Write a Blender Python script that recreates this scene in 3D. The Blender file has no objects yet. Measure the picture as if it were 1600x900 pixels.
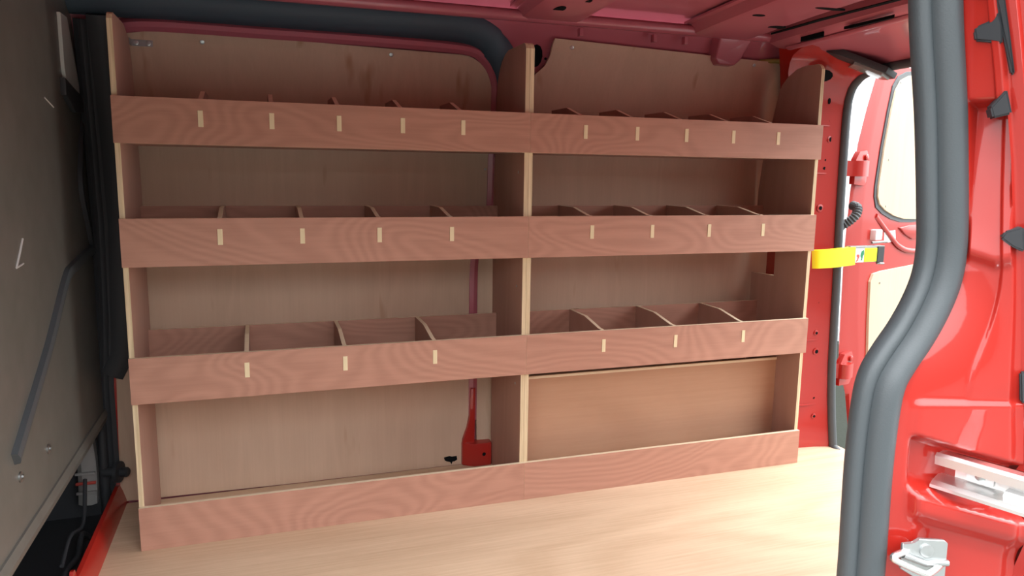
import bpy, bmesh, math, random
from mathutils import Vector, Matrix
random.seed(7)
SC = bpy.context.scene
COL = SC.collection
PI = math.pi

# ------------------------------------------------------------------ camera
cam_d = bpy.data.cameras.new('camera'); cam = bpy.data.objects.new('camera', cam_d); COL.objects.link(cam)
yaw, pitch, roll = .3284, .1555, .0145
fw = Vector((math.sin(yaw)*math.cos(pitch), math.cos(yaw)*math.cos(pitch), -math.sin(pitch)))
rt = Vector((math.cos(yaw), -math.sin(yaw), 0)); up = rt.cross(fw)
r2 = rt*math.cos(roll)+up*math.sin(roll); u2 = -rt*math.sin(roll)+up*math.cos(roll)
M = Matrix((r2, u2, -fw)).transposed().to_4x4(); M.translation = Vector((.3162, -1.9293, .9542))
cam.matrix_world = M
cam_d.sensor_width = 36; cam_d.lens = 1151.4/1600*36; cam_d.clip_start = .02
SC.camera = cam

# ------------------------------------------------------------------ light
w = bpy.data.worlds.new('overcast_sky'); SC.world = w; w.use_nodes = True
bg = w.node_tree.nodes['Background']
# overcast sky: luminance rises smoothly from the horizon to the zenith, (1 + 2 sin e) / 3
_nt = w.node_tree; _tc = _nt.nodes.new('ShaderNodeTexCoord'); _sx = _nt.nodes.new('ShaderNodeSeparateXYZ')
_nt.links.new(_tc.outputs['Generated'], _sx.inputs[0])
_mx = _nt.nodes.new('ShaderNodeMath'); _mx.operation = 'MAXIMUM'; _mx.inputs[1].default_value = 0; _nt.links.new(_sx.outputs[2], _mx.inputs[0])
_ma = _nt.nodes.new('ShaderNodeMath'); _ma.operation = 'MULTIPLY_ADD'; _ma.inputs[1].default_value = 1.7; _ma.inputs[2].default_value = .85
_nt.links.new(_mx.outputs[0], _ma.inputs[0]); _nt.links.new(_ma.outputs[0], bg.inputs[1])
bg.inputs[0].default_value = (.95, .98, 1, 1)
# hazy sun through the cloud, from behind the van and a little to the open side
sun_d = bpy.data.lights.new('hazy_sun', 'SUN'); sun_d.energy = .75; sun_d.angle = math.radians(50); sun_d.color = (1, .97, .92)
sun = bpy.data.objects.new('hazy_sun', sun_d); COL.objects.link(sun)
sun.rotation_euler = Vector((-.90, .12, -.85)).to_track_quat('-Z', 'Y').to_euler()
SC.view_settings.view_transform = 'Standard'; SC.view_settings.look = 'None'
SC.view_settings.gamma = 1; SC.view_settings.use_curve_mapping = False
SC.view_settings.exposure = 1.84
try:
    SC.cycles.max_bounces = 10; SC.cycles.diffuse_bounces = 6; SC.cycles.glossy_bounces = 5
except Exception: pass

# ------------------------------------------------------------------ materials
def new_mat(name):
    m = bpy.data.materials.new(name); m.use_nodes = True
    nt = m.node_tree; b = nt.nodes['Principled BSDF']
    return m, nt, b
def plain(name, col, rough=.5, metal=0, coat=0, spec=.5, bump=0, bscale=200, var=0):
    m, nt, b = new_mat(name)
    b.inputs['Base Color'].default_value = (*col, 1); b.inputs['Roughness'].default_value = rough
    b.inputs['Metallic'].default_value = metal; b.inputs['Coat Weight'].default_value = coat
    b.inputs['Coat Roughness'].default_value = .06; b.inputs['Coat IOR'].default_value = 1.7; b.inputs['Specular IOR Level'].default_value = spec
    if bump or var:
        tc = nt.nodes.new('ShaderNodeTexCoord'); n = nt.nodes.new('ShaderNodeTexNoise')
        n.inputs['Scale'].default_value = bscale; n.inputs['Detail'].default_value = 3
        nt.links.new(tc.outputs['Object'], n.inputs['Vector'])
        if bump:
            bp = nt.nodes.new('ShaderNodeBump'); bp.inputs['Strength'].default_value = bump; bp.inputs['Distance'].default_value = .002
            nt.links.new(n.outputs['Fac'], bp.inputs['Height']); nt.links.new(bp.outputs['Normal'], b.inputs['Normal'])
        if var:
            mx = nt.nodes.new('ShaderNodeMixRGB'); mx.inputs[1].default_value = (*[c*(1-var) for c in col], 1)
            mx.inputs[2].default_value = (*[min(1, c*(1+var)) for c in col], 1)
            nt.links.new(n.outputs['Fac'], mx.inputs[0]); nt.links.new(mx.outputs[0], b.inputs['Base Color'])
    return m
def wood(name, dark, light, grain='x', figure=.6, freq=60, fscale=1.0, stretch=.22, fine=.35, rough=.55, blotch=.25, spec=.3, streak=None):
    """veneer: contour-like figure from a stretched noise, long fine fibres and soft blotches"""
    m, nt, b = new_mat(name); N = nt.nodes.new; L = nt.links.new
    tc = N('ShaderNodeTexCoord'); oi = N('ShaderNodeObjectInfo')
    off = N('ShaderNodeVectorMath'); off.operation = 'SCALE'; off.inputs[0].default_value = (13.1, 7.7, 9.3)
    L(oi.outputs['Random'], off.inputs['Scale'])
    add = N('ShaderNodeVectorMath'); add.operation = 'ADD'; L(tc.outputs['Object'], add.inputs[0]); L(off.outputs[0], add.inputs[1])
    def stretched(a, c):
        mp = N('ShaderNodeMapping'); s = [c, c, c]; s['xyz'.index(grain)] = a
        mp.inputs['Scale'].default_value = s; L(add.outputs[0], mp.inputs['Vector']); return mp.outputs[0]
    n1 = N('ShaderNodeTexNoise'); n1.inputs['Scale'].default_value = 3.2*fscale; n1.inputs['Detail'].default_value = 1.6
    n1.inputs['Roughness'].default_value = .45; n1.inputs['Distortion'].default_value = .5
    L(stretched(stretch, 1), n1.inputs['Vector'])
    mu = N('ShaderNodeMath'); mu.operation = 'MULTIPLY'; mu.inputs[1].default_value = freq; L(n1.outputs['Fac'], mu.inputs[0])
    wob = N('ShaderNodeTexNoise'); wob.inputs['Scale'].default_value = 45; wob.inputs['Detail'].default_value = 3
    L(stretched(.5, 1), wob.inputs['Vector'])
    wm = N('ShaderNodeMath'); wm.operation = 'MULTIPLY_ADD'; wm.inputs[1].default_value = 2.2; L(wob.outputs['Fac'], wm.inputs[0]); L(mu.outputs[0], wm.inputs[2])
    sn = N('ShaderNodeMath'); sn.operation = 'SINE'; L(wm.outputs[0], sn.inputs[0])
    fb = N('ShaderNodeTexNoise'); fb.inputs['Scale'].default_value = 5; fb.inputs['Detail'].default_value = 5; fb.inputs['Roughness'].default_value = .65
    L(stretched(.9, 30), fb.inputs['Vector'])
    bl = N('ShaderNodeTexNoise'); bl.inputs['Scale'].default_value = 2.3; bl.inputs['Detail'].default_value = 3; L(stretched(.5, 1.6), bl.inputs['Vector'])
    def ma(src, k, prev):
        a = N('ShaderNodeMath'); a.operation = 'MULTIPLY_ADD'; L(src, a.inputs[0]); a.inputs[1].default_value = k
        if isinstance(prev, float): a.inputs[2].default_value = prev
        else: L(prev, a.inputs[2])
        return a.outputs[0]
    v = ma(sn.outputs[0], figure*.22, .5 - fine*.5 - blotch*.5)
    v = ma(fb.outputs['Fac'], fine, v); v = ma(bl.outputs['Fac'], blotch, v)
    mx = N('ShaderNodeMixRGB'); mx.use_clamp = True
    mx.inputs[1].default_value = (*dark, 1); mx.inputs[2].default_value = (*light, 1)
    cl = N('ShaderNodeClamp'); L(v, cl.inputs[0]); L(cl.outputs[0], mx.inputs[0]); col = mx.outputs[0]
    if streak:                                               # short mineral streaks in the veneer
        sk = N('ShaderNodeTexNoise'); sk.inputs['Scale'].default_value = 16; sk.inputs['Detail'].default_value = 2
        L(stretched(.22, 1.2), sk.inputs['Vector'])
        mr = N('ShaderNodeMapRange'); mr.inputs['From Min'].default_value = .66; mr.inputs['From Max'].default_value = .80
        mr.inputs['To Max'].default_value = .75; L(sk.outputs['Fac'], mr.inputs['Value'])
        m2 = N('ShaderNodeMixRGB'); m2.inputs[2].default_value = (*streak, 1); L(mr.outputs[0], m2.inputs[0]); L(col, m2.inputs[1]); col = m2.outputs[0]
    L(col, b.inputs['Base Color'])
    b.inputs['Roughness'].default_value = rough; b.inputs['Specular IOR Level'].default_value = spec
    bp = N('ShaderNodeBump'); bp.inputs['Strength'].default_value = .12; bp.inputs['Distance'].default_value = .001
    L(fb.outputs['Fac'], bp.inputs['Height']); L(bp.outputs['Normal'], b.inputs['Normal'])
    return m
MT = {}
MT['red'] = plain('red_paint', (.37, .014, .008), .45, coat=.5, spec=.3)
MT['red_hazed'] = plain('red_paint_hazed', (.42, .110, .145), .4, coat=.4)  # same red paint made paler and pinker, lens haze put into the colour
MT['fascia'] = wood('hardwood_ply_face', (.31, .150, .105), (.57, .315, .230), 'x', figure=.42, freq=190, stretch=.4, fine=.4)
MT['carcass'] = wood('hardwood_ply_upright', (.33, .18, .13), (.50, .30, .235), 'z', figure=.3, freq=50, fine=.3)
MT['wall_ply'] = wood('lining_ply_vertical_grain', (.45, .305, .215), (.69, .50, .37), 'z', figure=.25, freq=40, stretch=.18, fine=.3, fscale=2, blotch=.35, streak=(.36, .19, .09))
MT['arch_ply'] = wood('lining_ply_horizontal_grain', (.36, .19, .11), (.58, .36, .235), 'x', figure=.3, freq=35, stretch=.2, fine=.35, blotch=.4)
MT['floor_ply'] = wood('floor_ply_pale', (.42, .27, .16), (.80, .62, .45), 'x', figure=.35, freq=45, stretch=.15, fine=.6, blotch=.5, rough=.5)
MT['door_ply'] = wood('door_ply_pale', (.42, .32, .20), (.62, .50, .35), 'z', figure=.2, freq=40, fine=.25, blotch=.25)
MT['edge'] = wood('ply_cut_edge', (.40, .29, .16), (.88, .74, .50), 'z', figure=.1, freq=30, fine=1.5, rough=.7)
MT['edge_x'] = wood('ply_cut_edge_long', (.64, .52, .36), (.86, .75, .55), 'x', figure=.1, freq=30, fine=.8, rough=.7)
MT['tenon'] = wood('tenon_end_grain', (.66, .55, .33), (.86, .76, .52), 'z', figure=.1, freq=30, fine=.8, rough=.7)
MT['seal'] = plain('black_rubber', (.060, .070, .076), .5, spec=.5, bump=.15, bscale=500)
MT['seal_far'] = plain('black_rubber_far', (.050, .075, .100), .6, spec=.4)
MT['dark'] = plain('dark_hole', (.006, .007, .008), .9, spec=.1)
MT['bulkhead'] = plain('bulkhead_dark_paint', (.12, .118, .105), .38, spec=.45, bump=.08, bscale=18, var=.25)
MT['black'] = plain('black_plastic', (.034, .037, .042), .55)
MT['greyplastic'] = plain('grey_plastic', (.30, .29, .28), .5)
MT['chrome'] = plain('galvanised_steel', (.85, .85, .84), .3, metal=1)
MT['zinc'] = plain('zinc_plate', (.46, .48, .48), .33, metal=.8)
MT['steel'] = plain('dull_steel', (.32, .33, .33), .4, metal=1)
MT['yellow'] = plain('yellow_plastic', (.84, .72, .01), .4)
MT['lime'] = plain('lime_yellow_plastic', (.72, .85, .01), .4)
MT['white'] = plain('white_plastic', (.85, .85, .85), .4)
MT['green'] = plain('green_print', (.01, .22, .10), .5)
MT['redprint'] = plain('red_print', (.60, .08, .06), .5)
MT['loom'] = plain('yellow_green_tape', (.30, .26, .06), .6)
MT['lens'] = plain('lamp_lens', (.22, .22, .21), .15, spec=.7)
MT['patch'] = plain('sky_reflection_grey', (.55, .58, .55), .5)  # pale tone stands for sky reflected in the bulkhead
MT['chalk'] = plain('chalk', (.5, .5, .48), .9)
MT['ground'] = plain('tarmac', (.14, .145, .135), .9, bump=.5, bscale=60, var=.3)
MT['brick'] = plain('dark_brick', (.10, .07, .055), .9, var=.3, bscale=14)
MT['ground_shaded'] = plain('shaded_tarmac', (.016, .019, .014), .9, spec=.15, bump=.5, bscale=60, var=.4)  # near-black tone paints shade onto the ground behind the van
MT['render'] = plain('white_render', (.82, .83, .84), .8, bump=.2, bscale=30)
MT['plinthgrey'] = plain('grey_masonry_paint', (.42, .44, .45), .8)

# ------------------------------------------------------------------ mesh helpers
def obj(name, bm, mats, parent=None, smooth=None):
    me = bpy.data.meshes.new(name)
    bmesh.ops.recalc_face_normals(bm, faces=bm.faces)
    bm.to_mesh(me); bm.free()
    for m in (mats if isinstance(mats, (list, tuple)) else [mats]): me.materials.append(MT[m])
    if smooth is not None:
        me.polygons.foreach_set('use_smooth', [True]*len(me.polygons)); me.set_sharp_from_angle(angle=math.radians(smooth))
    o = bpy.data.objects.new(name, me); COL.objects.link(o)
    if parent is not None: o.parent = parent
    return o
def box_bm(x0, x1, y0, y1, z0, z1, thin=None, bevel=0, bm=None):
    """thin: axis index whose two faces get material 0, the others material 1"""
    bm = bm or bmesh.new()
    vs = [bm.verts.new((x, y, z)) for x in (x0, x1) for y in (y0, y1) for z in (z0, z1)]
    fs = []
    for ax, idx in ((0, (0, 1, 3, 2)), (0, (4, 6, 7, 5)), (1, (0, 4, 5, 1)), (1, (2, 3, 7, 6)), (2, (0, 2, 6, 4)), (2, (1, 5, 7, 3))):
        f = bm.faces.new([vs[i] for i in idx]); fs.append(f)
        if thin is not None and ax != thin: f.material_index = 1
    if bevel:
        es = list({e for f in fs for e in f.edges})
        bmesh.ops.bevel(bm, geom=es, offset=bevel, segments=2, profile=.7, affect='EDGES')
    return bm
def prism_bm(pts, axis, a, b, bm=None, bevel=0):
    """polygon given in the two other axes, extruded along axis from a to b; caps material 0, rim 1"""
    bm = bm or bmesh.new(); i = 'xyz'.index(axis)
    def P(p, t):
        q = list(p); q.insert(i, t); return q
    A = [bm.verts.new(P(p, a)) for p in pts]; B = [bm.verts.new(P(p, b)) for p in pts]
    f0 = bm.faces.new(A); f1 = bm.faces.new(B[::-1]); n = len(pts)
    for k in range(n):
        f = bm.faces.new((A[k], A[(k+1) % n], B[(k+1) % n], B[k])); f.material_index = 1
    if bevel:
        bmesh.ops.bevel(bm, geom=list(f0.edges)+list(f1.edges), offset=bevel, segments=2, profile=.7, affect='EDGES')
    return bm
def sweep_bm(path, section, nrm, bm=None, closed=True, cap=True):
    """section points (a, b): a along tangent x nrm, b along nrm. nrm a vector or list"""
    bm = bm or bmesh.new(); path = [Vector(p) for p in path]; rings = []
    for i, p in enumerate(path):
        t = (path[min(i+1, len(path)-1)]-path[max(i-1, 0)]).normalized()
        n = Vector(nrm[i] if isinstance(nrm, list) else nrm).normalized()
        a = t.cross(n).normalized(); n = a.cross(t).normalized()
        rings.append([bm.verts.new(p+a*s[0]+n*s[1]) for s in section])
    m = len(section)
    for r0, r1 in zip(rings, rings[1:]):
        for k in range(m if closed else m-1):
            bm.faces.new((r0[k], r0[(k+1) % m], r1[(k+1) % m], r1[k]))
    if closed and cap:
        bm.faces.new(rings[0][::-1]); bm.faces.new(rings[-1])
    return bm
def circ(r, n=10, ry=None): return [(r*math.cos(2*PI*k/n), (ry or r)*math.sin(2*PI*k/n)) for k in range(n)]
def tube_bm(path, r, n=10, bm=None):
    path = [Vector(p) for p in path]; d = (path[-1]-path[0])
    nn = Vector((0, 0, 1)) if abs(d.normalized().z) < .8 else Vector((0, 1, 0))
    return sweep_bm(path, circ(r, n), nn, bm)
def smooth_path(pts, k=6):
    pts = [Vector(p) for p in pts]; out = []
    for i in range(len(pts)-1):
        p0, p1, p2, p3 = pts[max(i-1, 0)], pts[i], pts[i+1], pts[min(i+2, len(pts)-1)]
        for j in range(k):
            t = j/k
            out.append(.5*((2*p1)+(p2-p0)*t+(2*p0-5*p1+4*p2-p3)*t*t+(3*p1-p0-3*p2+p3)*t**3))
    out.append(pts[-1]); return out
def disc_bm(c, axis, r, h, n=14, dome=0, bm=None, ry=None):
    """short cylinder from c along axis by h"""
    bm = bm or bmesh.new(); c = Vector(c); a = Vector(axis).normalized()
    u = a.cross(Vector((0, 0, 1))) if abs(a.z) < .9 else a.cross(Vector((1, 0, 0)))
    u.normalize(); v = a.cross(u)
    rings = []
    for t, s in ((0, 1), (h*(.8 if dome else 1), 1), (h, .75)) if dome else ((0, 1), (h, 1)):
        rings.append([bm.verts.new(c+a*t+u*(x*s)+v*(y*s)) for x, y in circ(r, n, ry)])
    for r0, r1 in zip(rings, rings[1:]):
        for k in range(n): bm.faces.new((r0[k], r0[(k+1) % n], r1[(k+1) % n], r1[k]))
    bm.faces.new(rings[0][::-1]); bm.faces.new(rings[-1])
    return bm
def lerp_tab(tab, t):
    for (a, va), (b, vb) in zip(tab, tab[1:]):
        if t <= b: k = max(0, (t-a)/(b-a)); return va+(vb-va)*k
    return tab[-1][1]
def thing(name, label, cat, loc=(0, 0, 0), group=None):
    o = bpy.data.objects.new(name, None); COL.objects.link(o); o.location = loc; o.empty_display_size = .05
    o['label'] = label; o['category'] = cat
    if group: o['group'] = group
    return o
def structure(o, label=None, cat=None):
    o['kind'] = 'structure'
    if label: o['label'] = label
    if cat: o['category'] = cat
    return o
def empty_structure(name, label, cat):
    o = bpy.data.objects.new(name, None); COL.objects.link(o); return structure(o, label, cat)
def screw(parent, c, n, r=.005):
    bm = disc_bm(c, n, r, .0022, 12, dome=1); n = Vector(n).normalized()
    disc_bm(Vector(c)+n*.0021, n, r*.4, .0006, 6, bm=bm)
    return obj('screw', bm, 'zinc', parent, 40)
def hole(parent, c, n, r=.006, ry=None, name='hole'):
    """dark drilled opening with a pressed rim"""
    return obj(name, disc_bm(Vector(c)-Vector(n).normalized()*.004, n, r, .0046, 12, ry=ry), 'dark', parent)

# wall section of the far body side: inward face depth at height z
WALL = [(-.05, .312), (.2, .314), (.75, .32), (.95, .312), (1.1, .297), (1.2, .280), (1.28, .262), (1.34, .235), (1.40, .185)]
def yw(z): return lerp_tab(WALL, z)

# ================================================================== SETTING
structure(obj('ground', box_bm(-14, 26, -16, 24, -.75, -.55), 'ground'), 'grey tarmac yard under and around the van', 'ground')
structure(obj('shaded_ground', box_bm(1.9, 26, .75, 24, -.56, -.535), 'ground_shaded'), 'tarmac strip beyond the rear of the van, shade painted into its colour', 'shaded_ground')
yard = empty_structure('wall_outside', 'white rendered yard wall with a grey foot, seen through the rear opening', 'wall')
obj('render', box_bm(3.2, 7.6, 3.4, 3.6, -.42, 2.2), 'render', yard)
obj('plinth', box_bm(3.2, 7.6, 3.38, 3.4, -.55, -.42), 'plinthgrey', yard)

# unseen dark building added behind the viewer to block low sky and dim reflections
opp = empty_structure('wall_sky_blocker', 'unseen dark brick wall added behind the viewer to block low sky', 'wall')
obj('sky_blocker', box_bm(-12, 14, -11.3, -11, -.55, 3.0), 'brick', opp)

fl = structure(obj('floor', box_bm(-.105, 2.25, -1.25, .311, -.018, 0, thin=2), ['floor_ply', 'edge_x']),
               'pale plywood sheet floor of the van load space', 'floor')
obj('subfloor', box_bm(-.112, 2.27, -1.30, .40, -.05, -.019), 'red', fl)

# ---- far side of the body
far = empty_structure('wall_back', 'red painted far side of the van lined with bare plywood', 'wall')
zs = [-.04, .3, .75, .95, 1.02, 1.1, 1.15, 1.2, 1.24, 1.28, 1.31, 1.34, 1.37, 1.40]
bm = bmesh.new()
xs = [-.45+.15*i for i in range(20)]
xs = [x for x in xs if x < 2.24]+[2.24]
G = [[bm.verts.new((x, yw(z)+.022, z)) for z in zs] for x in xs]
for a, b in zip(G, G[1:]):
    for k in range(len(zs)-1): bm.faces.new((a[k], b[k], b[k+1], a[k+1]))
bo = [[bm.verts.new((x, .47, z)) for z in (-.04, 1.46)] for x in (-.45, 2.24)]
bm.faces.new((bo[0][0], bo[1][0], bo[1][1], bo[0][1]))
obj('body_side', bm, 'red_hazed', far, 50)
def lining(name, outline, mat, t=.010, step=.06):
    """sheet following the wall section: outline in (x, z)"""
    bm = bmesh.new()
    f = bm.faces.new([bm.verts.new((x, 0, z)) for x, z in outline])
    for z in (.95, 1.02, 1.1, 1.15, 1.2, 1.24, 1.28, 1.31, 1.34):
        bmesh.ops.bisect_plane(bm, geom=bm.verts[:]+bm.edges[:]+bm.faces[:], plane_co=(0, 0, z), plane_no=(0, 0, 1))
    fr = bm.faces[:]
    ext = bmesh.ops.extrude_face_region(bm, geom=fr)
    nv = {v for v in ext['geom'] if isinstance(v, bmesh.types.BMVert)}
    for v in bm.verts: v.co.y = yw(v.co.z)+(t if v in nv else 0)
    for q in bm.faces:
        k = sum(v in nv for v in q.verts)
        q.material_index = 0 if k in (0, len(q.verts)) else 1
    return obj(name, bm, [mat, 'edge_x'], far, 25)
# sliding-door lining (left bay): rounded top corner, stepped rear edge
cor = [(.895+.1*math.sin(a), 1.19+.105*math.cos(a)) for a in [k*PI/16 for k in range(0, 9)]]
outA = [(-.098, .006), (.35, .001), (.90, .0005), (.925, .002), (.936, .10), (.945, .16), (.948, .62), (.962, .70), (.996, .80), (1.003, .9), (1.002, 1.0)]+cor[::-1]+[(.45, 1.302), (.06, 1.302), (-.05, 1.285), (-.098, 1.26)]
pa = lining('ply_lining', outA, 'wall_ply')
outB = [(.965, .066), (2.066, .066), (2.066, 1.2), (2.05, 1.28), (2.00, 1.335), (1.175, 1.356), (1.172, 1.31), (1.160, 1.28), (1.127, 1.25), (1.08, 1.215), (1.04, 1.18), (1.012, 1.1), (1.012, .9), (1.006, .80), (.972, .72), (.962, .62), (.963, .2)]
pb = lining('ply_lining', outB, 'wall_ply')
# red rim of the door frame around the lining
def on_wall(x, z, d=0): return (x, yw(z)+d, z)
rim = [on_wall(-.06, 1.10), on_wall(-.058, 1.2), on_wall(-.045, 1.27), on_wall(-.01, 1.306), on_wall(.08, 1.318), on_wall(.3, 1.318), on_wall(.6, 1.318), on_wall(.84, 1.315)]
rim += [on_wall(.895+.116*math.sin(a), 1.19+.122*math.cos(a)) for a in [PI*.08, PI*.17, PI*.25, PI*.33, PI*.42, PI*.5]]
rim += [on_wall(1.012, 1.1), on_wall(1.010, .98), on_wall(1.009, .86), on_wall(1.000, .80), on_wall(.966, .71), on_wall(.955, .62), on_wall(.954, .3), on_wall(.953, .15)]
rp = smooth_path(rim, 4)
obj('door_frame_rim', sweep_bm(rp, [(-.017, -.014), (-.008, .006), (.004, .010), (.017, .004), (.019, -.02), (-.017, -.02)], [(0, -1, -.35 if p.z > 1.2 else 0) for p in rp]), 'red_hazed', far, 35)
# wide rubber seal above and behind the door
sp = [(-.12, .226, 1.366), (.3, .226, 1.366), (.7, .226, 1.366), (.88, .226, 1.364), (.955, .236, 1.345), (1.015, .252, 1.30), (1.045, .272, 1.23), (1.055, .29, 1.12), (1.055, .30, 1.0)]
sp = smooth_path(sp, 6)
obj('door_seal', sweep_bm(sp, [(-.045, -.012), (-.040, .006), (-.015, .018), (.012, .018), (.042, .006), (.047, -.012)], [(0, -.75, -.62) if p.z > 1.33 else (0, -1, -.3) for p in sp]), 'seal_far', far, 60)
# cantrail: inner red rail under the roof edge with a rolled lip
obj('cantrail', sweep_bm([(-.14, .17, 1.398), (1.0, .162, 1.398), (2.2, .162, 1.398)],
    [(-.018, -.003), (-.013, .009), (0, .014), (.013, .009), (.018, -.003), (.010, -.016), (-.010, -.016)], (0, -.4, -1)), 'red_hazed', far, 60)
# pillar foot bracket with bolt hole, bottom of the middle pillar
bm = prism_bm([(.911, .325), (.913, .300), (.947, .279), (1.004, .279), (1.0075, .284), (1.0075, .325)], 'z', .0005, .078, bevel=.005)
foot = obj('pillar_foot', bm, 'red', far, 40)
obj('pillar_neck', prism_bm([(.912, .065), (.914, .088), (.929, .128), (.937, .17), (.940, .26), (.955, .26), (.953, .065)], 'y', .298, .33, bevel=.004), 'red', far, 40)
hole(foot, (.980, .279, .040), (0, -1, 0), .006)
bm = prism_bm([(.853, .030), (.872, .033), (.880, .030), (.896, .031), (.898, .018), (.889, .013), (.882, .013), (.879, .004), (.874, .012), (.862, .016), (.856, .020)], 'y', .3115, .3135)
obj('splintered_hole', bm, 'dark', pa)
for x, z in ((.184, 1.284), (.686, 1.283)): screw(pa, on_wall(x, z, -.0005), (0, -1, -.3), .006)
for x, z in ((1.237, 1.335), (1.905, 1.322)): screw(pb, on_wall(x, z, -.0005), (0, -1, -.4), .006)
screw(pa, on_wall(.985, .963, -.0005), (0, -1, 0), .0035)
# upper body foot of the rear roof bow and small pillar details
hole(far, (1.165, yw(1.30)+.018, 1.302), (0, -1, -.3), .004)
hole(far, (1.130, yw(1.31)+.017, 1.308), (0, -1, -.3), .022, .034)
# pressings along the cantrail, right bay
for x in (1.24, 1.49, 1.60):
    obj('weld_tab', box_bm(x, x+.012, .186, .205, 1.362, 1.385, bevel=.002), 'red_hazed', far)

# ---- roof
roof = empty_structure('ceiling', 'bare red painted steel roof underside with cross members', 'ceiling')
bm = bmesh.new(); ny = 12
for i in range(ny):
    pass
ys = [.24-1.56*k/ny for k in range(ny+1)]
def zr(y): return 1.425+.03*math.sin(PI*min(1, max(0, (.24-y)/1.56)))
A = [[bm.verts.new((x, y, zr(y)+d)) for y in ys] for x, d in ((-.45, 0), (2.30, 0), (2.30, .03), (-.45, .03))]
for a, b in zip(A, A[1:]+A[:1]):
    for k in range(ny): bm.faces.new((a[k], b[k], b[k+1], a[k+1]))
obj('roof_skin', bm, 'red_hazed', roof, 60)
def bow(x0, x1, zlow, lip=.018, y0=.165, y1=-1.28):
    """hat section cross member running across the van"""
    sec = [(x0-lip, .028), (x0, .026), (x0+.014, 0), (x0+.03, -.004), (x1-.03, -.004), (x1-.014, 0), (x1, .026), (x1+lip, .028), (x1+lip, .034), (x0-lip, .034)]
    bm = bmesh.new(); R = []
    for k in range(11):
        y = y0+(y1-y0)*k/10; z = zlow+zr(y)-1.425
        R.append([bm.verts.new((x, y, z+h)) for x, h in sec])
    for a, b in zip(R, R[1:]):
        for k in range(len(sec)): bm.faces.new((a[k], a[(k+1) % len(sec)], b[(k+1) % len(sec)], b[k]))
    bm.faces.new(R[0]); bm.faces.new(R[-1][::-1])
    return obj('roof_bow', bm, 'red_hazed', roof, 40)
b0 = bow(.36, .47, 1.398)
b1 = bow(1.03, 1.24, 1.390)
b2 = bow(1.60, 1.84, 1.385)
for b_, x, y, r, ry in ((b1, 1.11, .035, .035, .016), (b1, 1.155, -.06, .018, .008), (b2, 1.80, .00, .018, .03), (b2, 1.80, -.22, .012, .05), (b2, 1.66, -.10, .012, .02)):
    z = {b1: 1.390, b2: 1.385}[b_]-.004+zr(y)-1.425
    obj('opening', disc_bm((x, y, z+.003), (0, 0, -1), r, .0036, 16, ry=ry), 'dark', b_)
# feet where the bows meet the side
def bow_foot(x0, x1, d, b):
    o = [(x0, 1.395), (x0+.012, 1.33), (x0+.03, 1.318-d), (x1-.03, 1.318-d), (x1-.012, 1.33), (x1, 1.395)]
    bm = bmesh.new()
    A_ = [bm.verts.new((x, yw(z)-.030 if z < 1.36 else .165, z)) for x, z in o]
    B_ = [bm.verts.new((x, yw(min(z, 1.36))+.020, z)) for x, z in o]
    bm.faces.new(A_); bm.faces.new(B_[::-1])
    for k in range(6): bm.faces.new((A_[k], A_[(k+1) % 6], B_[(k+1) % 6], B_[k]))
    bmesh.ops.bevel(bm, geom=bm.edges[:], offset=.003, segments=1, affect='EDGES')
    f = obj('bow_foot', bm, 'red_hazed', b)
    return f
f2 = bow_foot(1.72, 1.84, .005, b2)
hole(roof, (1.785, yw(1.34)-.0315, 1.345), (0, -1, -.2), .007, .004)
# rear header over the back doors
bm = bmesh.new(); sec = [(1.885, 1.412), (1.90, 1.378), (1.93, 1.366), (2.02, 1.358), (2.10, 1.345), (2.18, 1.325), (2.222, 1.304), (2.245, 1.302), (2.245, 1.42)]
R = []
for k in range(13):
    y = .16-1.42*k/12; dz = zr(y)-1.425
    R.append([bm.verts.new((x, y, z+dz*(.6 if z < 1.4 else 1))) for x, z in sec])
for a, b in zip(R, R[1:]):
    for k in range(len(sec)-1): bm.faces.new((a[k], a[k+1], b[k+1], b[k]))
bm.faces.new(R[0]); bm.faces.new(R[-1][::-1])
hd = obj('rear_header', bm, 'red_hazed', roof, 30)
obj('ridge', sweep_bm([(1.955, .13, 1.366), (1.96, -.1, 1.372), (1.965, -.6, 1.386), (1.965, -1.2, 1.366)], circ(.016, 10, .008), (0, 0, -1)), 'red_hazed', hd, 60)
for y_, l_ in ((-.02, .05), (-.24, .09)): obj('slot', prism_bm([(1.914, y_+l_), (1.924, y_+l_*.8), (1.924, y_-l_*.8), (1.914, y_-l_)], 'z', 1.366+.006*(y_ < -.1), 1.380), 'dark', hd)
obj('slot', prism_bm([(1.872, .12), (1.886, .14), (1.884, .02), (1.878, -.10), (1.884, -.55), (1.866, -.55), (1.858, -.10), (1.866, .02)], 'z', 1.402, 1.4045), 'dark', roof)

# ---- rear corner pillar with its seal
dp = empty_structure('wall_right', 'red rear corner pillar of the van beside the open back door', 'wall')
RO = [(.085, -.045), (.090, .0), (.104, .08), (.118, .18), (.128, .30), (.138, .57), (.150, .84), (.154, 1.0), (.156, 1.10), (.156, 1.17), (.152, 1.215), (.140, 1.252), (.122, 1.272), (.098, 1.288), (.06, 1.298), (.02, 1.303)]
bm = bmesh.new(); R = []
for y, z in RO:
    zi = z+max(0, z-1.15)*.42
    k_ = max(0, (z-1.17)/.133)
    R.append([bm.verts.new(p) for p in ((2.07-.14*k_, (yw(z)+.016)*(1-k_)+.16*k_, z+.10*k_), (2.03-.055*k_, y+.028+.02*k_, zi), (2.075, y+.024, zi-.002), (2.16, y+.016, z+.01*(z > 1.2)), (2.205, y+.004, z), (2.224, y, z), (2.228, y+.02, z+.01*(z > 1.2)), (2.235, y+.16, z+.10*(z > 1.2)))])
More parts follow.
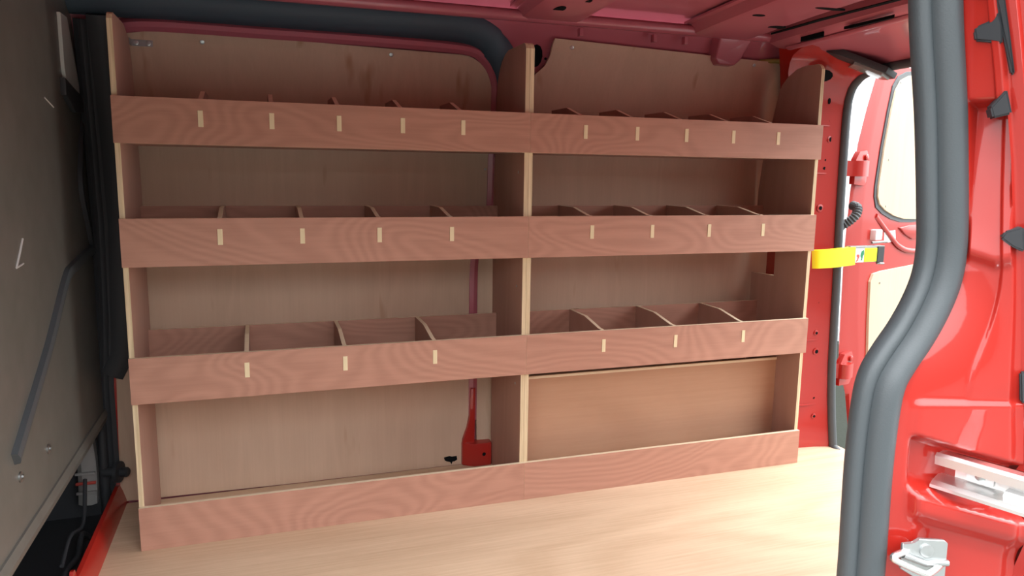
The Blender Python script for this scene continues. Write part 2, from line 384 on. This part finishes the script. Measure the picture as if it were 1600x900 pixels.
for a, b in zip(R, R[1:]):
    for k in range(7): bm.faces.new((a[k], a[k+1], b[k+1], b[k]))
obj('pillar_panel', bm, 'red', dp, 35)
pth = smooth_path([(2.226, y-.004, z) for y, z in RO]+[(2.226, -.2, 1.306), (2.226, -.6, 1.31)], 3)
obj('door_seal', sweep_bm(pth, circ(.0145, 10, .012), [(-1, -1, 0) if p.z < 1.2 else (-1, -.4, -.8) for p in pth]), 'seal', dp, 60)
pth = smooth_path([(2.226, .081, -.0), (2.228, .055, -.012), (2.232, .01, -.017), (2.236, -.2, -.020), (2.236, -1.1, -.020)], 4)
obj('sill_seal', sweep_bm(pth, circ(.014, 10, .012), (-.5, 0, 1)), 'seal', dp, 60)
def pil(x, z, r=.006, ry=None, rim=True):
    y = lerp_tab([(z_, y_) for y_, z_ in RO], z)+(.024-(x-2.075)*.094)
    if rim:
        obj('pressed_ring', disc_bm((x, y+.001, z), (0, -1, 0), r*1.9, .0045, 16, dome=1), 'red', dp, 50)
        hole(dp, (x, y-.0035, z), (0, -1, 0), r, ry)
    else: hole(dp, (x, y-.001, z), (0, -1, 0), r, ry)
for a in ((2.163, 1.21, .005, .010), (2.184, 1.213, .0035, .012), (2.175, 1.144, .005, .006), (2.168, 1.012, .004, .004), (2.165, .984, .005, .005), (2.196, .982, .003, .012)): pil(*a, rim=False)
pil(2.180, 1.082, .0065, .008); pil(2.157, .847, .007)
for a in ((2.177, .848, .005, .005), (2.173, .515, .004, .004), (2.167, .172, .004, .004)): pil(*a, rim=False)
pil(2.166, .407, .005); pil(2.170, .34, .007); pil(2.163, .108, .005)
for z in (1.127, .966, .383, .151):
    y = lerp_tab([(z_, y_) for y_, z_ in RO], z)
    obj('pressed_step', box_bm(2.04, 2.20, y+.0125, y+.026, z-.002, z+.002, bevel=.0015), 'red', dp)
hole(dp, (2.085, .118, 1.284), (0, -1, -.35), .040, .020)

# ---- bulkhead at the left
bh = empty_structure('wall_left', 'dark bulkhead at the front end of the load space', 'wall')
bm = box_bm(-.128, -.12, -1.30, .325, .262, 1.43, bevel=.003)
panel = obj('bulkhead_panel', bm, 'bulkhead', bh)
obj('lower_lip', sweep_bm([(-.122, .325, .262), (-.122, -1.3, .262)], [(-.012, -.005), (-.012, .006), (.008, .012), (.024, .006), (.024, -.004)], (1, 0, 0)), 'bulkhead', bh, 30)
obj('cavity', box_bm(-.46, -.40, -1.30, .44, -.05, 1.45), 'black', bh)
obj('side_closure', box_bm(-.40, -.104, .322, .333, -.05, 1.40), 'black', bh)
obj('edge_post', sweep_bm([(-.112, .314, .07), (-.112, .314, .35), (-.100, .312, .55), (-.095, .312, .8), (-.095, .292, 1.08), (-.092, .25, 1.32)], [(-.021, -.02), (-.021, .006), (-.010, .012), (-.004, .006), (.003, .006), (.010, .010), (.021, .006), (.021, -.02)], (0, -1, 0)), 'black', bh, 40)
obj('front_door_seal', sweep_bm([(-.092, .312, .38), (-.060, .305, .44), (-.046, .306, .8), (-.048, .290, 1.08), (-.050, .258, 1.25), (-.05, .235, 1.33)], [(-.034, -.02), (-.030, .008), (-.010, .014), (.012, .012), (.028, .004), (.030, -.02)], (0, -1, 0)), 'black', bh, 50)
obj('pillar_strip', sweep_bm([(-.100, .317, .0), (-.089, .317, .38)], [(-.005, -.02), (-.005, .006), (.005, .006), (.005, -.02)], (0, -1, 0)), 'red', bh)
pth = [(-.098, .345, .0), (-.098, .29, .0), (-.098, -.4, .0), (-.098, -1.25, .0)]
obj('sill_flange', sweep_bm(pth, [(-.020, -.01), (-.018, .012), (-.010, .040), (-.003, .058), (.006, .060), (.006, .052), (.002, .03), (.002, -.01)], (0, 0, 1)), 'red', bh, 40)
obj('flange_tab', prism_bm([(-.185, .05), (-.20, .078), (-.212, .080), (-.225, .060), (-.225, .05)], 'x', -.108, -.100), 'red', bh)
for a, b, rr in (((-.118, .20, .62), (-.118, -.62, .34), .012),):
    pth = smooth_path([(-.118, .30, .735), (-.117, .06, .712), (-.116, -.02, .69), (-.116, -.20, .575), (-.116, -.46, .435)], 6)
    obj('stiffening_rib', sweep_bm(pth, [(-.014, -.004), (-.012, .006), (-.004, .009), (.004, .009), (.012, .006), (.014, -.004)], (1, 0, 0)), 'seal', panel, 50)
pth = smooth_path([(-.119, .31, 1.08), (-.117, .25, 1.0), (-.117, .22, .90), (-.117, .27, .80), (-.119, .32, .71)], 6)
obj('swage', sweep_bm(pth, [(-.014, -.004), (-.008, .006), (.008, .006), (.014, -.004)], (1, 0, 0)), 'black', panel, 50)
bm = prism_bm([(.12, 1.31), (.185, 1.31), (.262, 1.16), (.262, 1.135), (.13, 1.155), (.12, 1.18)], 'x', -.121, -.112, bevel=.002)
obj('reflection_patch', bm, 'patch', panel)  # sky reflection on the bulkhead, painted as a pale raised patch
bm = prism_bm([(.10, 1.16), (.12, 1.155), (.265, 1.132), (.285, 1.115), (.27, 1.09), (.19, 1.085), (.10, 1.12)], 'x', -.121, -.108, bevel=.004)
obj('patch_base', bm, 'black', panel)
for y, z in ((-.43, .39), (-.245, .375)):
    s = disc_bm((-.1205, y, z), (1, 0, 0), .010, .004, 14, dome=1); disc_bm((-.1165, y, z), (1, 0, 0), .004, .003, 6, bm=s)
    obj('bolt', s, 'steel', panel, 40)
obj('chalk_mark', tube_bm([(-.1195, -.292, .815), (-.1192, -.318, .79), (-.1195, -.345, .765)], .0022, 5), 'chalk', panel)
obj('chalk_mark', tube_bm([(-.1195, -.345, .765), (-.1195, -.30, .768)], .0018, 5), 'chalk', panel)
obj('scratch', tube_bm([(-.1195, -.05, 1.10), (-.1195, .02, 1.085)], .0016, 5), 'chalk', panel)
obj('cavity_floor', box_bm(-.42, -.114, -1.30, .44, -.06, -.03), 'black', bh)
obj('cab_trim', sweep_bm([(-.172, .30, .02), (-.168, .30, .08), (-.168, .302, .14), (-.172, .30, .20), (-.182, .30, .26)], [(-.022, -.02), (-.024, .012), (-.012, .022), (.010, .020), (.022, .010), (.022, -.02)], (0, -1, 0)), 'greyplastic', bh, 40)
for k in range(3): obj('trim_band', box_bm(-.196, -.146, .272, .281, .055+.028*k, .062+.028*k, bevel=.002), 'redprint' if k == 1 else 'greyplastic', bh)
obj('cab_post', tube_bm([(-.130, .30, -.03), (-.128, .305, .27)], .012, 8), 'black', bh, 60)
obj('cab_cable', tube_bm(smooth_path([(-.14, .15, -.02), (-.15, .10, .02), (-.145, .02, .0), (-.15, -.08, .01), (-.145, -.16, -.02)], 5), .007, 8), 'black', bh, 60)
obj('cab_cable', tube_bm(smooth_path([(-.16, .22, .12), (-.15, .12, .04), (-.16, .03, .05), (-.15, -.1, .04)], 5), .005, 8), 'black', bh, 60)
kb = disc_bm((-.13, .30, .105), (1, -.3, 0), .014, .05, 12); disc_bm((-.095, .29, .105), (1, -.3, 0), .030, .012, 16, dome=1, bm=kb); disc_bm((-.083, .286, .105), (1, -.3, 0), .014, .02, 12, dome=1, bm=kb)
obj('knob', kb, 'black', bh, 40)

# ---- near side of the body: door pillar on the right
near = empty_structure('wall_near', 'red side door pillar close to the viewer with a thick black seal', 'wall')
S1 = [(-.05, 1.046), (.448, 1.045), (.596, 1.036), (.654, 1.036), (.703, 1.042), (.735, 1.062), (.765, 1.085), (.797, 1.104), (.83, 1.116), (.87, 1.119), (.908, 1.115), (1.0, 1.100), (1.157, 1.070), (1.42, 1.02)]
S2 = [(-.05, 1.20), (.455, 1.214), (.542, 1.208), (.636, 1.196), (.728, 1.176), (.866, 1.151), (.977, 1.127), (1.07, 1.102), (1.145, 1.078), (1.42, .99)]
def smoothstep(a, b, x):
    t = min(1, max(0, (x-a)/(b-a))); return t*t*(3-2*t)
def jamb(u, z, feat=True):
    a = Vector((sum(lerp_tab(S1, z+k*.008) for k in range(-4, 5))/9, -1.262, z)); b = Vector((lerp_tab(S2, z), -1.312, z))
    t = (b-a).normalized(); n = Vector((t.y, -t.x, 0))       # towards the opening
    zz = z+.05*u                                             # features slope a little
    h = .010*smoothstep(.0, .10, u)*0
    # raised shoulder below the waist ledge, pocket for the door rail, lower raised block
    h += .005*smoothstep(.10, .20, u)*smoothstep(.690, .682, z)
    pocket = smoothstep(.13, .20, u)*smoothstep(.652, .638, zz-.004)*smoothstep(.565, .585, zz-.012)
    h -= .026*pocket
    h += .014*smoothstep(.12, .2, u)*smoothstep(.582, .566, zz-.012)*smoothstep(.525, .553, zz-.012)
    h -= .006*smoothstep(.2, .3, u)*smoothstep(.55, .52, zz)
    # long vertical crease
    if not feat: h = 0
    c = .56+.16*smoothstep(.70, .86, z)
    h += .004*smoothstep(c-.04, c, u)*smoothstep(.66, .72, z)
    if not feat: return a+(b-a)*u
    f = smoothstep(.12, .16, u)*smoothstep(.90, .86, u)*smoothstep(.845+.02*abs(u-.6), .865+.02*abs(u-.6), z)*smoothstep(1.045, 1.035, z)
    h += f*(.010-.20*(z-.86))  # facet tilted to mirror the sky, shaped for its highlight
    h += -.006*smoothstep(.86, .95, u)
    return a+(b-a)*u+n*h
bm = bmesh.new(); nz, nu = 330, 48
zlist = [.36+(1.42-.36)*k/nz for k in range(nz+1)]
zlist = [-.05]+zlist
G = [[bm.verts.new(jamb(k/nu, z)) for k in range(nu+1)] for z in zlist]
for a, b in zip(G, G[1:]):
    for k in range(nu): bm.faces.new((a[k], a[k+1], b[k+1], b[k]))
obj('door_jamb', bm, 'red', near, 60)
# outer skin edge beyond the jamb, with two rolled lines
bm = bmesh.new(); prof = [(0, 0), (.004, -.010), (.010, -.010), (.013, -.016), (.020, -.016), (.0225, -.022), (.030, -.026), (.05, -.03), (.30, -.02)]
G = []
for k in range(41):
    z = -.05+1.47*k/40; b = jamb(1, z)
    G.append([bm.verts.new(b+Vector((dx, dy, 0))) for dx, dy in prof])
for a, b in zip(G, G[1:]):
    for k in range(len(prof)-1): bm.faces.new((a[k], a[k+1], b[k+1], b[k]))
obj('outer_skin_edge', bm, 'red', near, 30)
obj('quarter_panel', box_bm(1.16, 2.25, -1.27, -1.235, -.05, 1.42), 'red', near)
obj('upper_rail', box_bm(-.45, 1.16, -1.30, -1.23, 1.27, 1.45), 'red', near)
obj('front_post', box_bm(-.45, -.14, -1.36, -1.30, -.05, 1.45), 'red', near)
# seal: two-lobed rubber profile following the opening
SL = [(1.030, 1.42), (1.043, 1.28), (1.055, 1.155), (1.080, 1.03), (1.099, .908), (1.103, .865), (1.099, .83), (1.086, .797), (1.067, .765), (1.044, .735), (1.028, .708), (1.022, .67), (1.020, .604), (1.022, .52), (1.024, .452), (1.026, .2), (1.026, -.03)]
pth = smooth_path([(x, -1.250, z) for x, z in SL], 6)
sec = [(-.027, -.016), (-.028, -.002), (-.024, .008), (-.017, .012), (-.011, .0105), (-.008, .007), (-.004, .012), (.004, .017), (.014, .018), (.022, .012), (.0265, .001), (.027, -.014)]
obj('door_seal', sweep_bm(pth, [(-a, b) for a, b in sec], (-.55, -.83, 0)), 'seal', near, 70)
# chrome door rail in the pocket
rail = bpy.data.objects.new('door_rail', None); COL.objects.link(rail); rail.parent = near
D = Vector((.33, -.945, 0)).normalized(); NN = Vector((D.y, -D.x, 0))
def rl(s, d, z): return Vector((1.112, -1.268, z))+D*s+NN*d
def strip_bm(profile, s0, s1, bm=None):
    bm = bm or bmesh.new()
    A_ = [bm.verts.new(rl(s0, d, z)) for d, z in profile]; B_ = [bm.verts.new(rl(s1, d, z)) for d, z in profile]
    n = len(profile)
    for k in range(n): bm.faces.new((A_[k], A_[(k+1) % n], B_[(k+1) % n], B_[k]))
    bm.faces.new(A_[::-1]); bm.faces.new(B_); return bm
obj('rail_top', strip_bm([(.004, .616), (.010, .618), (.014, .614), (.013, .603), (.009, .603), (.010, .611), (-.012, .612), (-.012, .616)], 0, .2), 'chrome', rail)
obj('rail_bottom', strip_bm([(-.012, .581), (.008, .576), (.012, .572), (.016, .573), (.016, .577), (.009, .581), (-.010, .586)], -.002, .2), 'chrome', rail)
obj('rail_back', strip_bm([(-.012, .616), (-.010, .616), (-.010, .581), (-.012, .581)], .016, .2), 'chrome', rail)
obj('rail_plate', strip_bm([(-.009, .606), (-.006, .606), (-.006, .589), (-.009, .589)], .03, .06), 'white', rail)
obj('rail_bolt', disc_bm(rl(.046, -.006, .598), NN, .006, .004, 12, dome=1), 'zinc', rail, 40)
obj('rail_roller', strip_bm([(-.010, .592), (.004, .592), (.008, .586), (.004, .580), (-.010, .582)], .075, .13), 'white', rail)
# striker: pressed plate with a loop
st = bpy.data.objects.new('striker', None); COL.objects.link(st); st.parent = near
TX = Vector((.96, -.28, 0)).normalized(); TN = Vector((-.28, -.96, 0)).normalized()
def stp(s, d, z): return Vector((1.0505, -1.281, z+.008))+TX*s+TN*d
def st_plate(o, d0, d1):
    bm = bmesh.new(); A_ = [bm.verts.new(stp(s, d0, z)) for s, z in o]; B_ = [bm.verts.new(stp(s, d1, z)) for s, z in o]
    bm.faces.new(A_); bm.faces.new(B_[::-1]); n = len(o)
    for k in range(n): bm.faces.new((A_[k], A_[(k+1) % n], B_[(k+1) % n], B_[k]))
    bmesh.ops.bevel(bm, geom=bm.edges[:], offset=.0008, segments=1, affect='EDGES'); return bm
obj('striker_plate', st_plate([(-.002, .503), (.012, .503), (.018, .509), (.050, .507), (.055, .503), (.056, .452), (.046, .440), (-.002, .470)], .0, .005), 'zinc', st, 30)
obj('striker_bolt', disc_bm(stp(.028, .004, .494), TN, .0085, .004, 16, dome=1), 'zinc', st, 40)
obj('striker_fold', sweep_bm([stp(-.001, .006, .489), stp(.012, .006, .484), stp(.028, .007, .478), stp(.04, .007, .479), stp(.056, .006, .478)], circ(.0042, 8), TN), 'zinc', st, 60)
obj('striker_loop', tube_bm(smooth_path([(1.066, -1.282, .499), (1.046, -1.287, .501), (1.032, -1.289, .500), (1.0285, -1.291, .497), (1.040, -1.300, .491), (1.055, -1.310, .485), (1.062, -1.311, .483), (1.080, -1.305, .482), (1.102, -1.296, .482)], 4), .0042, 8), 'chrome', st, 60)
# black rubber stops and clips at the outer edge
def jp(u, z, d=0):
    p = jamb(u, z, False); return p+Vector((-.62, -.78, 0))*d
bm = bmesh.new()
cl = [(.78, 1.165), (.86, 1.135), (.90, 1.112), (.95, 1.09), (.99, 1.068), (1.06, 1.068), (1.05, 1.11), (1.02, 1.165)]
def patch(o, h, name, bev=.002):
    bm = bmesh.new(); A_ = [bm.verts.new(jp(u, z, -.012)) for u, z in o]; B_ = [bm.verts.new(jp(u, z, h)) for u, z in o]; n = len(o)
    bm.faces.new(A_); bm.faces.new(B_[::-1])
    for k in range(n): bm.faces.new((A_[k], A_[(k+1) % n], B_[(k+1) % n], B_[k]))
    bmesh.ops.recalc_face_normals(bm, faces=bm.faces)
    bmesh.ops.bevel(bm, geom=bm.edges[:], offset=bev, segments=2, affect='EDGES')
    return obj(name, bm, 'black', near, 40)
patch(cl, .005, 'rubber_clip')
patch([(.32, 1.118), (.38, 1.122), (.70, 1.126), (.84, 1.134), (.90, 1.12), (.88, 1.100), (.62, 1.104), (.33, 1.107)], .007, 'rubber_finger')
patch([(.30, 1.165), (.80, 1.165), (.80, 1.150), (.60, 1.149), (.42, 1.153)], .007, 'rubber_finger')
patch([(.52, 1.034), (.86, 1.053), (.92, 1.026), (.56, 1.022)], .012, 'rubber_buffer')
patch([(.62, .887), (.70, .895), (1.02, .902), (1.02, .872), (.80, .878)], .014, 'rubber_buffer')
patch([(.975, .725), (1.03, .728), (1.03, .685), (.975, .688)], .004, 'rubber_buffer')

# ---- open back door
dr = empty_structure('door_1', 'red back door swung open, lined with two pale plywood panels', 'door')
dr.location = (2.33, .18, 0); dr.rotation_euler.z = math.radians(20)
edge = [(1.36, .085), (1.317, .062), (1.20, .012), (1.07, -.032), (.903, -.058), (.678, -.065), (.45, -.052), (.30, -.039), (.22, -.01), (.142, .035), (0, .085), (-.12, .125)]
cham = [(1.36, .150), (1.317, .138), (1.20, .100), (1.07, .070), (.903, .058), (.678, .060), (.45, .085), (.30, .118), (.22, .122), (.142, .124), (0, .140), (-.12, .155)]
bm = bmesh.new(); R = []
for (z, u0), (_, u1) in zip(edge, cham):
    R.append([bm.verts.new(p) for p in ((u0+.17, .085, z), (u0+.075, .040, z), (min(u0+.041, u1-.02), .020, z), (u0*.4+u1*.6-.002, .010, z), (u1-.010, .003, z), (u1, 0, z), (1.05, 0, z), (1.05, .05, z))])
for a, b in zip(R, R[1:]):
    for k in range(8): bm.faces.new((a[k], a[(k+1) % 8], b[(k+1) % 8], b[k]))
bm.faces.new(R[0]); bm.faces.new(R[-1][::-1])
obj('door_shell', bm, 'red', dr, 30)
win = [(.70, 1.345), (.42, 1.342), (.30, 1.330), (.235, 1.308), (.200, 1.27), (.176, 1.19), (.150, 1.06), (.132, .92), (.135, .885), (.155, .858), (.205, .834), (.28, .812), (.36, .799), (.46, .795), (.70, .80)]
obj('window_frame', prism_bm([(u-.016 if u < .69 else u, z+(.014 if z > 1.2 else -.012 if z < .87 else 0)) for u, z in win], 'y', -.004, .003, bevel=.002), 'seal', dr)
obj('upper_ply_panel', prism_bm(win, 'y', -.010, .003), ['door_ply', 'edge_x'], dr)
obj('lower_ply_panel', prism_bm([(.155, .598), (.22, .604), (.80, .616), (.80, .03), (.195, .05), (.175, .25), (.152, .42), (.138, .57)], 'y', -.009, .003, bevel=.0015), ['door_ply', 'edge_x'], dr)
obj('pressed_swage', sweep_bm(smooth_path([(.15, -.001, .815), (.26, -.004, .745), (.36, -.006, .69), (.50, -.006, .665), (.8, -.006, .66)], 5), circ(.010, 8, .006), (0, -1, 0)), 'red', dr, 60)
obj('pressed_panel', prism_bm([(.34, .765), (.43, .772), (.72, .775), (.72, .725), (.46, .715), (.40, .735)], 'y', -.008, .002, bevel=.005), 'red', dr, 40)
obj('stop_block', box_bm(.120, .170, -.022, .002, .727, .765, bevel=.005), 'white', dr, 40)
obj('sticker', prism_bm([(.228, .752), (.318, .756), (.330, .712), (.236, .710)], 'y', -.0012, .001), 'white', dr)
for x, z in ((.23, 1.30), (.19, 1.02), (.47, .90), (.20, .85), (.21, .56), (.21, .30)):
    obj('panel_screw', disc_bm((x, -.0098, z), (0, -1, 0), .0035, .002, 8), 'steel', dr)
def hinge(z, a0, a1):
    h = bpy.data.objects.new('hinge', None); COL.objects.link(h); h.parent = dr; h.location = (0, 0, z)
    bm = prism_bm([(a1-.045, -.055), (a1+.030, -.06), (a1+.042, -.045), (a1+.042, .05), (a1+.030, .065), (a1-.02, .06), (a1-.045, .03)], 'y', -.004, .016, bevel=.003)
    obj('hinge_plate', bm, 'red', h, 40)
    obj('hinge_arm', sweep_bm(smooth_path([(a0, .035, 0), (a0+.05, .012, .0), (a1-.03, -.014, 0), (a1+.01, -.012, 0)], 4), [(-.012, -.027), (-.012, .027), (.012, .027), (.012, -.027)], (0, 0, 1)), 'red', h, 40)
    obj('hinge_bolt', disc_bm((a1+.022, -.003, .040), (0, -1, 0), .011, .009, 10, dome=1), 'red', h, 40)
    obj('hinge_bolt', disc_bm((a1+.022, -.003, -.010), (0, -1, 0), .011, .009, 10, dome=1), 'red', h, 40)
hinge(.985, -.105, .005); hinge(.250, -.07, .02)
obj('hinge_pin', disc_bm((-.06, .02, .275), (0, 0, -1), .022, .09, 14, dome=1), 'red', dr, 40)

# ================================================================== THINGS
def shelf_unit(x0, x1, divs, label, right):
    """one plywood rack: uprights, plinth, three bins"""
    t = thing('shelving_unit', label, 'shelving', (x0, 0, 0), 'plywood shelving units')
    W = x1-x0; T = .012
    prof = [(.012, 0), (.295, 0), (.295, .92), (.285, 1.0), (.279, 1.08), (.274, 1.16), (.266, 1.215), (.250, 1.25), (.225, 1.277), (.195, 1.294), (.165, 1.302), (.03, 1.302), (.019, 1.297), (.012, 1.286)]
    profr = [(.012, 0), (.295, 0), (.295, .612), (.172, .615), (.172, .765), (.288, .765), (.285, .90), (.272, 1.0), (.240, 1.12), (.221, 1.19), (.209, 1.233), (.195, 1.257), (.168, 1.280), (.129, 1.299), (.096, 1.305), (.03, 1.304), (.019, 1.297), (.012, 1.286)]
    obj('upright', prism_bm(prof, 'x', 0, T), ['carcass', 'edge'], t)
    u2_ = obj('upright', prism_bm(profr if right else prof, 'x', W-T, W), ['carcass', 'edge'], t)
    if not right:
        for z in (.955, .63, .34): obj('screw', disc_bm((W-T+.0002, .06, z), (-1, 0, 0), .004, .0015, 8, dome=1), 'zinc', u2_)
    rows = [(1.0084, 1.115, 0), (.7186, .8339, 1), (.3814, .4966, 2)]
    obj('plinth', box_bm(0, W, 0, .0118, .0003, .1136, thin=1), ['fascia', 'edge_x'], t)
    for zb, zt, r in rows:
        obj('fascia', box_bm(0, W, 0, .0118, zb, zt, thin=1), ['fascia', 'edge_x'], t)
        obj('shelf', box_bm(T+.0004, W-T-.0004, .0122, .258, zb+.001, zb+.010, thin=2), ['carcass', 'edge_x'], t)
        zk = zt+.0185; zd = zt+(.030 if r == 0 else .0195)
        obj('backboard', box_bm(T+.0004, W-T-.0004, .250, .2585, zb+.0104, zk, thin=1), ['fascia', 'edge_x'], t)
        for cx, cz in divs[r]:
            x = cx-x0
            pts = [(.0122, zb+.0104), (.2496, zb+.0104), (.2496, zd), (.132, zd), (.030, zt+.001), (.0122, zt+.001)]
            d = obj('divider', prism_bm(pts, 'x', x-.0053, x+.0053), ['carcass', 'edge_x'], t)
            obj('tenon', box_bm(x-.0058, x+.0058, -.0012, .0122, cz-.019, cz+.0195, bevel=.0008), 'tenon', d)
    if right:
        p = obj('arch_panel', box_bm(T+.0004, W-T-.0004, .127, .1390, .0005, .3345, thin=1), ['arch_ply', 'edge_x'], t)
        pe = obj('panel_edge', box_bm(T+.0004, W-T-.0004, .1245, .1268, .3285, .3365), 'edge_x', p)
    return t
divL = [[(.188+.1607*k, 1.069) for k in range(5)], [(.219+.1938*k, .788) for k in range(4)], [(.268, .450), (.512, .450), (.7535, .451)]]
divR = [[(1.185+.162*k, 1.069) for k in range(5)], [(1.214+.195*k, .788) for k in range(4)], [(1.263, .451), (1.506, .450), (1.751, .451)]]
shelf_unit(0, 1.0203, divL, 'brown plywood bin shelving unit beside the dark bulkhead, open wall behind its lowest bay', False)
shelf_unit(1.0208, 2.0, divR, 'brown plywood bin shelving beside the open back door, plywood panel behind its lowest bay', True)

# door check arm
ca = thing('door_check_arm', 'yellow plastic check arm bridging the rear pillar and the open back door', 'door check', (2.045, .052, .686))
ca.rotation_euler.z = math.radians(3)
def yz(s, zc, h, yy): return [(s, yy)]
bm = sweep_bm(smooth_path([(0, 0, -.002), (.012, -.008, -.001), (.08, -.012, .001), (.165, -.006, .006)], 4), [(-.012, -.030), (-.014, -.022), (-.014, .024), (-.010, .031), (.012, .031), (.012, -.030)], (0, 0, 1))
obj('boot', bm, 'yellow', ca, 35)
obj('strap', box_bm(.150, .305, -.010, .014, -.018, .038, bevel=.002), 'steel', ca)
obj('lime_cover', box_bm(.212, .268, -.0135, -.009, -.016, .031, bevel=.0015), 'lime', ca)
lb = obj('label', box_bm(.172, .212, -.012, -.009, -.017, .030), 'white', ca)
obj('green_arrow', prism_bm([(.195, .013), (.199, .021), (.208, .025), (.2095, .010), (.205, .004), (.204, -.009), (.197, -.012), (.200, -.003), (.195, .004)], 'y', -.0128, -.0118), 'green', lb)
obj('red_arrow', prism_bm([(.175, -.012), (.181, -.008), (.182, .000), (.177, .005), (.180, .011), (.189, .010), (.190, .002), (.187, -.004), (.185, -.011), (.178, -.015)], 'y', -.0128, -.0118), 'redprint', lb)
obj('end_block', box_bm(.272, .303, -.013, .016, -.020, .036, bevel=.003), 'black', ca)
obj('pin', tube_bm([(.255, .0, .048), (.325, .0, .050)], .004, 8), 'steel', ca, 60)
obj('pin', tube_bm([(.285, .0, -.024), (.318, .0, -.026)], .0035, 8), 'steel', ca, 60)

# corrugated wiring sleeve between pillar and door
pth = smooth_path([(2.236, .172, .775), (2.262, .150, .795), (2.285, .135, .822), (2.30, .145, .848), (2.305, .175, .856)], 8)
bm = bmesh.new(); rings = []
for i, p in enumerate(pth):
    t_ = (pth[min(i+1, len(pth)-1)]-pth[max(i-1, 0)]).normalized(); a_ = t_.cross(Vector((0, 0, 1))).normalized(); b_ = t_.cross(a_)
    rr = .017 if i % 2 else .0135
    rings.append([bm.verts.new(p+a_*(rr*math.cos(2*PI*k/12))+b_*(rr*math.sin(2*PI*k/12))) for k in range(12)])
for r0, r1 in zip(rings, rings[1:]):
    for k in range(12): bm.faces.new((r0[k], r0[(k+1) % 12], r1[(k+1) % 12], r1[k]))
bm.faces.new(rings[0][::-1]); bm.faces.new(rings[-1])
o = obj('wiring_sleeve', bm, 'seal'); o['label'] = 'black corrugated rubber sleeve running from the rear pillar to the open door'; o['category'] = 'cable sleeve'

# angle bracket at the top left
br = thing('angle_bracket', 'small metal angle bracket screwed at the top left corner of the left shelving', 'bracket', (.0125, yw(1.272)-.001, 1.272))
obj('wall_leg', box_bm(0, .052, -.002, 0, -.008, .008, bevel=.0006), 'steel', br)
obj('side_leg', box_bm(0, .002, -.03, 0, -.008, .008, bevel=.0006), 'steel', br)
for x in (.013, .042): screw(br, (x, -.002, 0), (0, -1, 0), .006)

# roof lamp on the rear header
la = thing('roof_lamp', 'grey load space lamp with a clear lens on the rear roof header', 'lamp', (2.165, .035, 1.318))
la.rotation_euler = (0, math.radians(22), math.radians(-30))
obj('housing', prism_bm([(-.12, -.012), (-.075, -.045), (.07, -.045), (.11, -.01), (.10, .035), (-.05, .04)], 'z', -.012, .008, bevel=.004), 'black', la, 40)
obj('lens', prism_bm([(-.03, -.036), (.062, -.038), (.095, -.008), (.08, .030), (-.03, .032)], 'z', -.022, -.010, bevel=.004), 'lens', la, 40)

# taped wiring at the top right
wl = thing('wiring_loom', 'yellowish taped wires at the top rear corner behind the right shelving', 'wires', (1.955, .235, 1.325))
obj('wire', tube_bm(smooth_path([(-.02, .02, .012), (.03, -.005, .014), (.06, -.03, .004), (.09, -.05, -.012)], 5), .008, 8), 'loom', wl, 60)
obj('tape_flag', prism_bm([(.035, .005), (.085, -.008), (.075, -.034), (.05, -.03)], 'y', -.022, -.018), 'loom', wl)
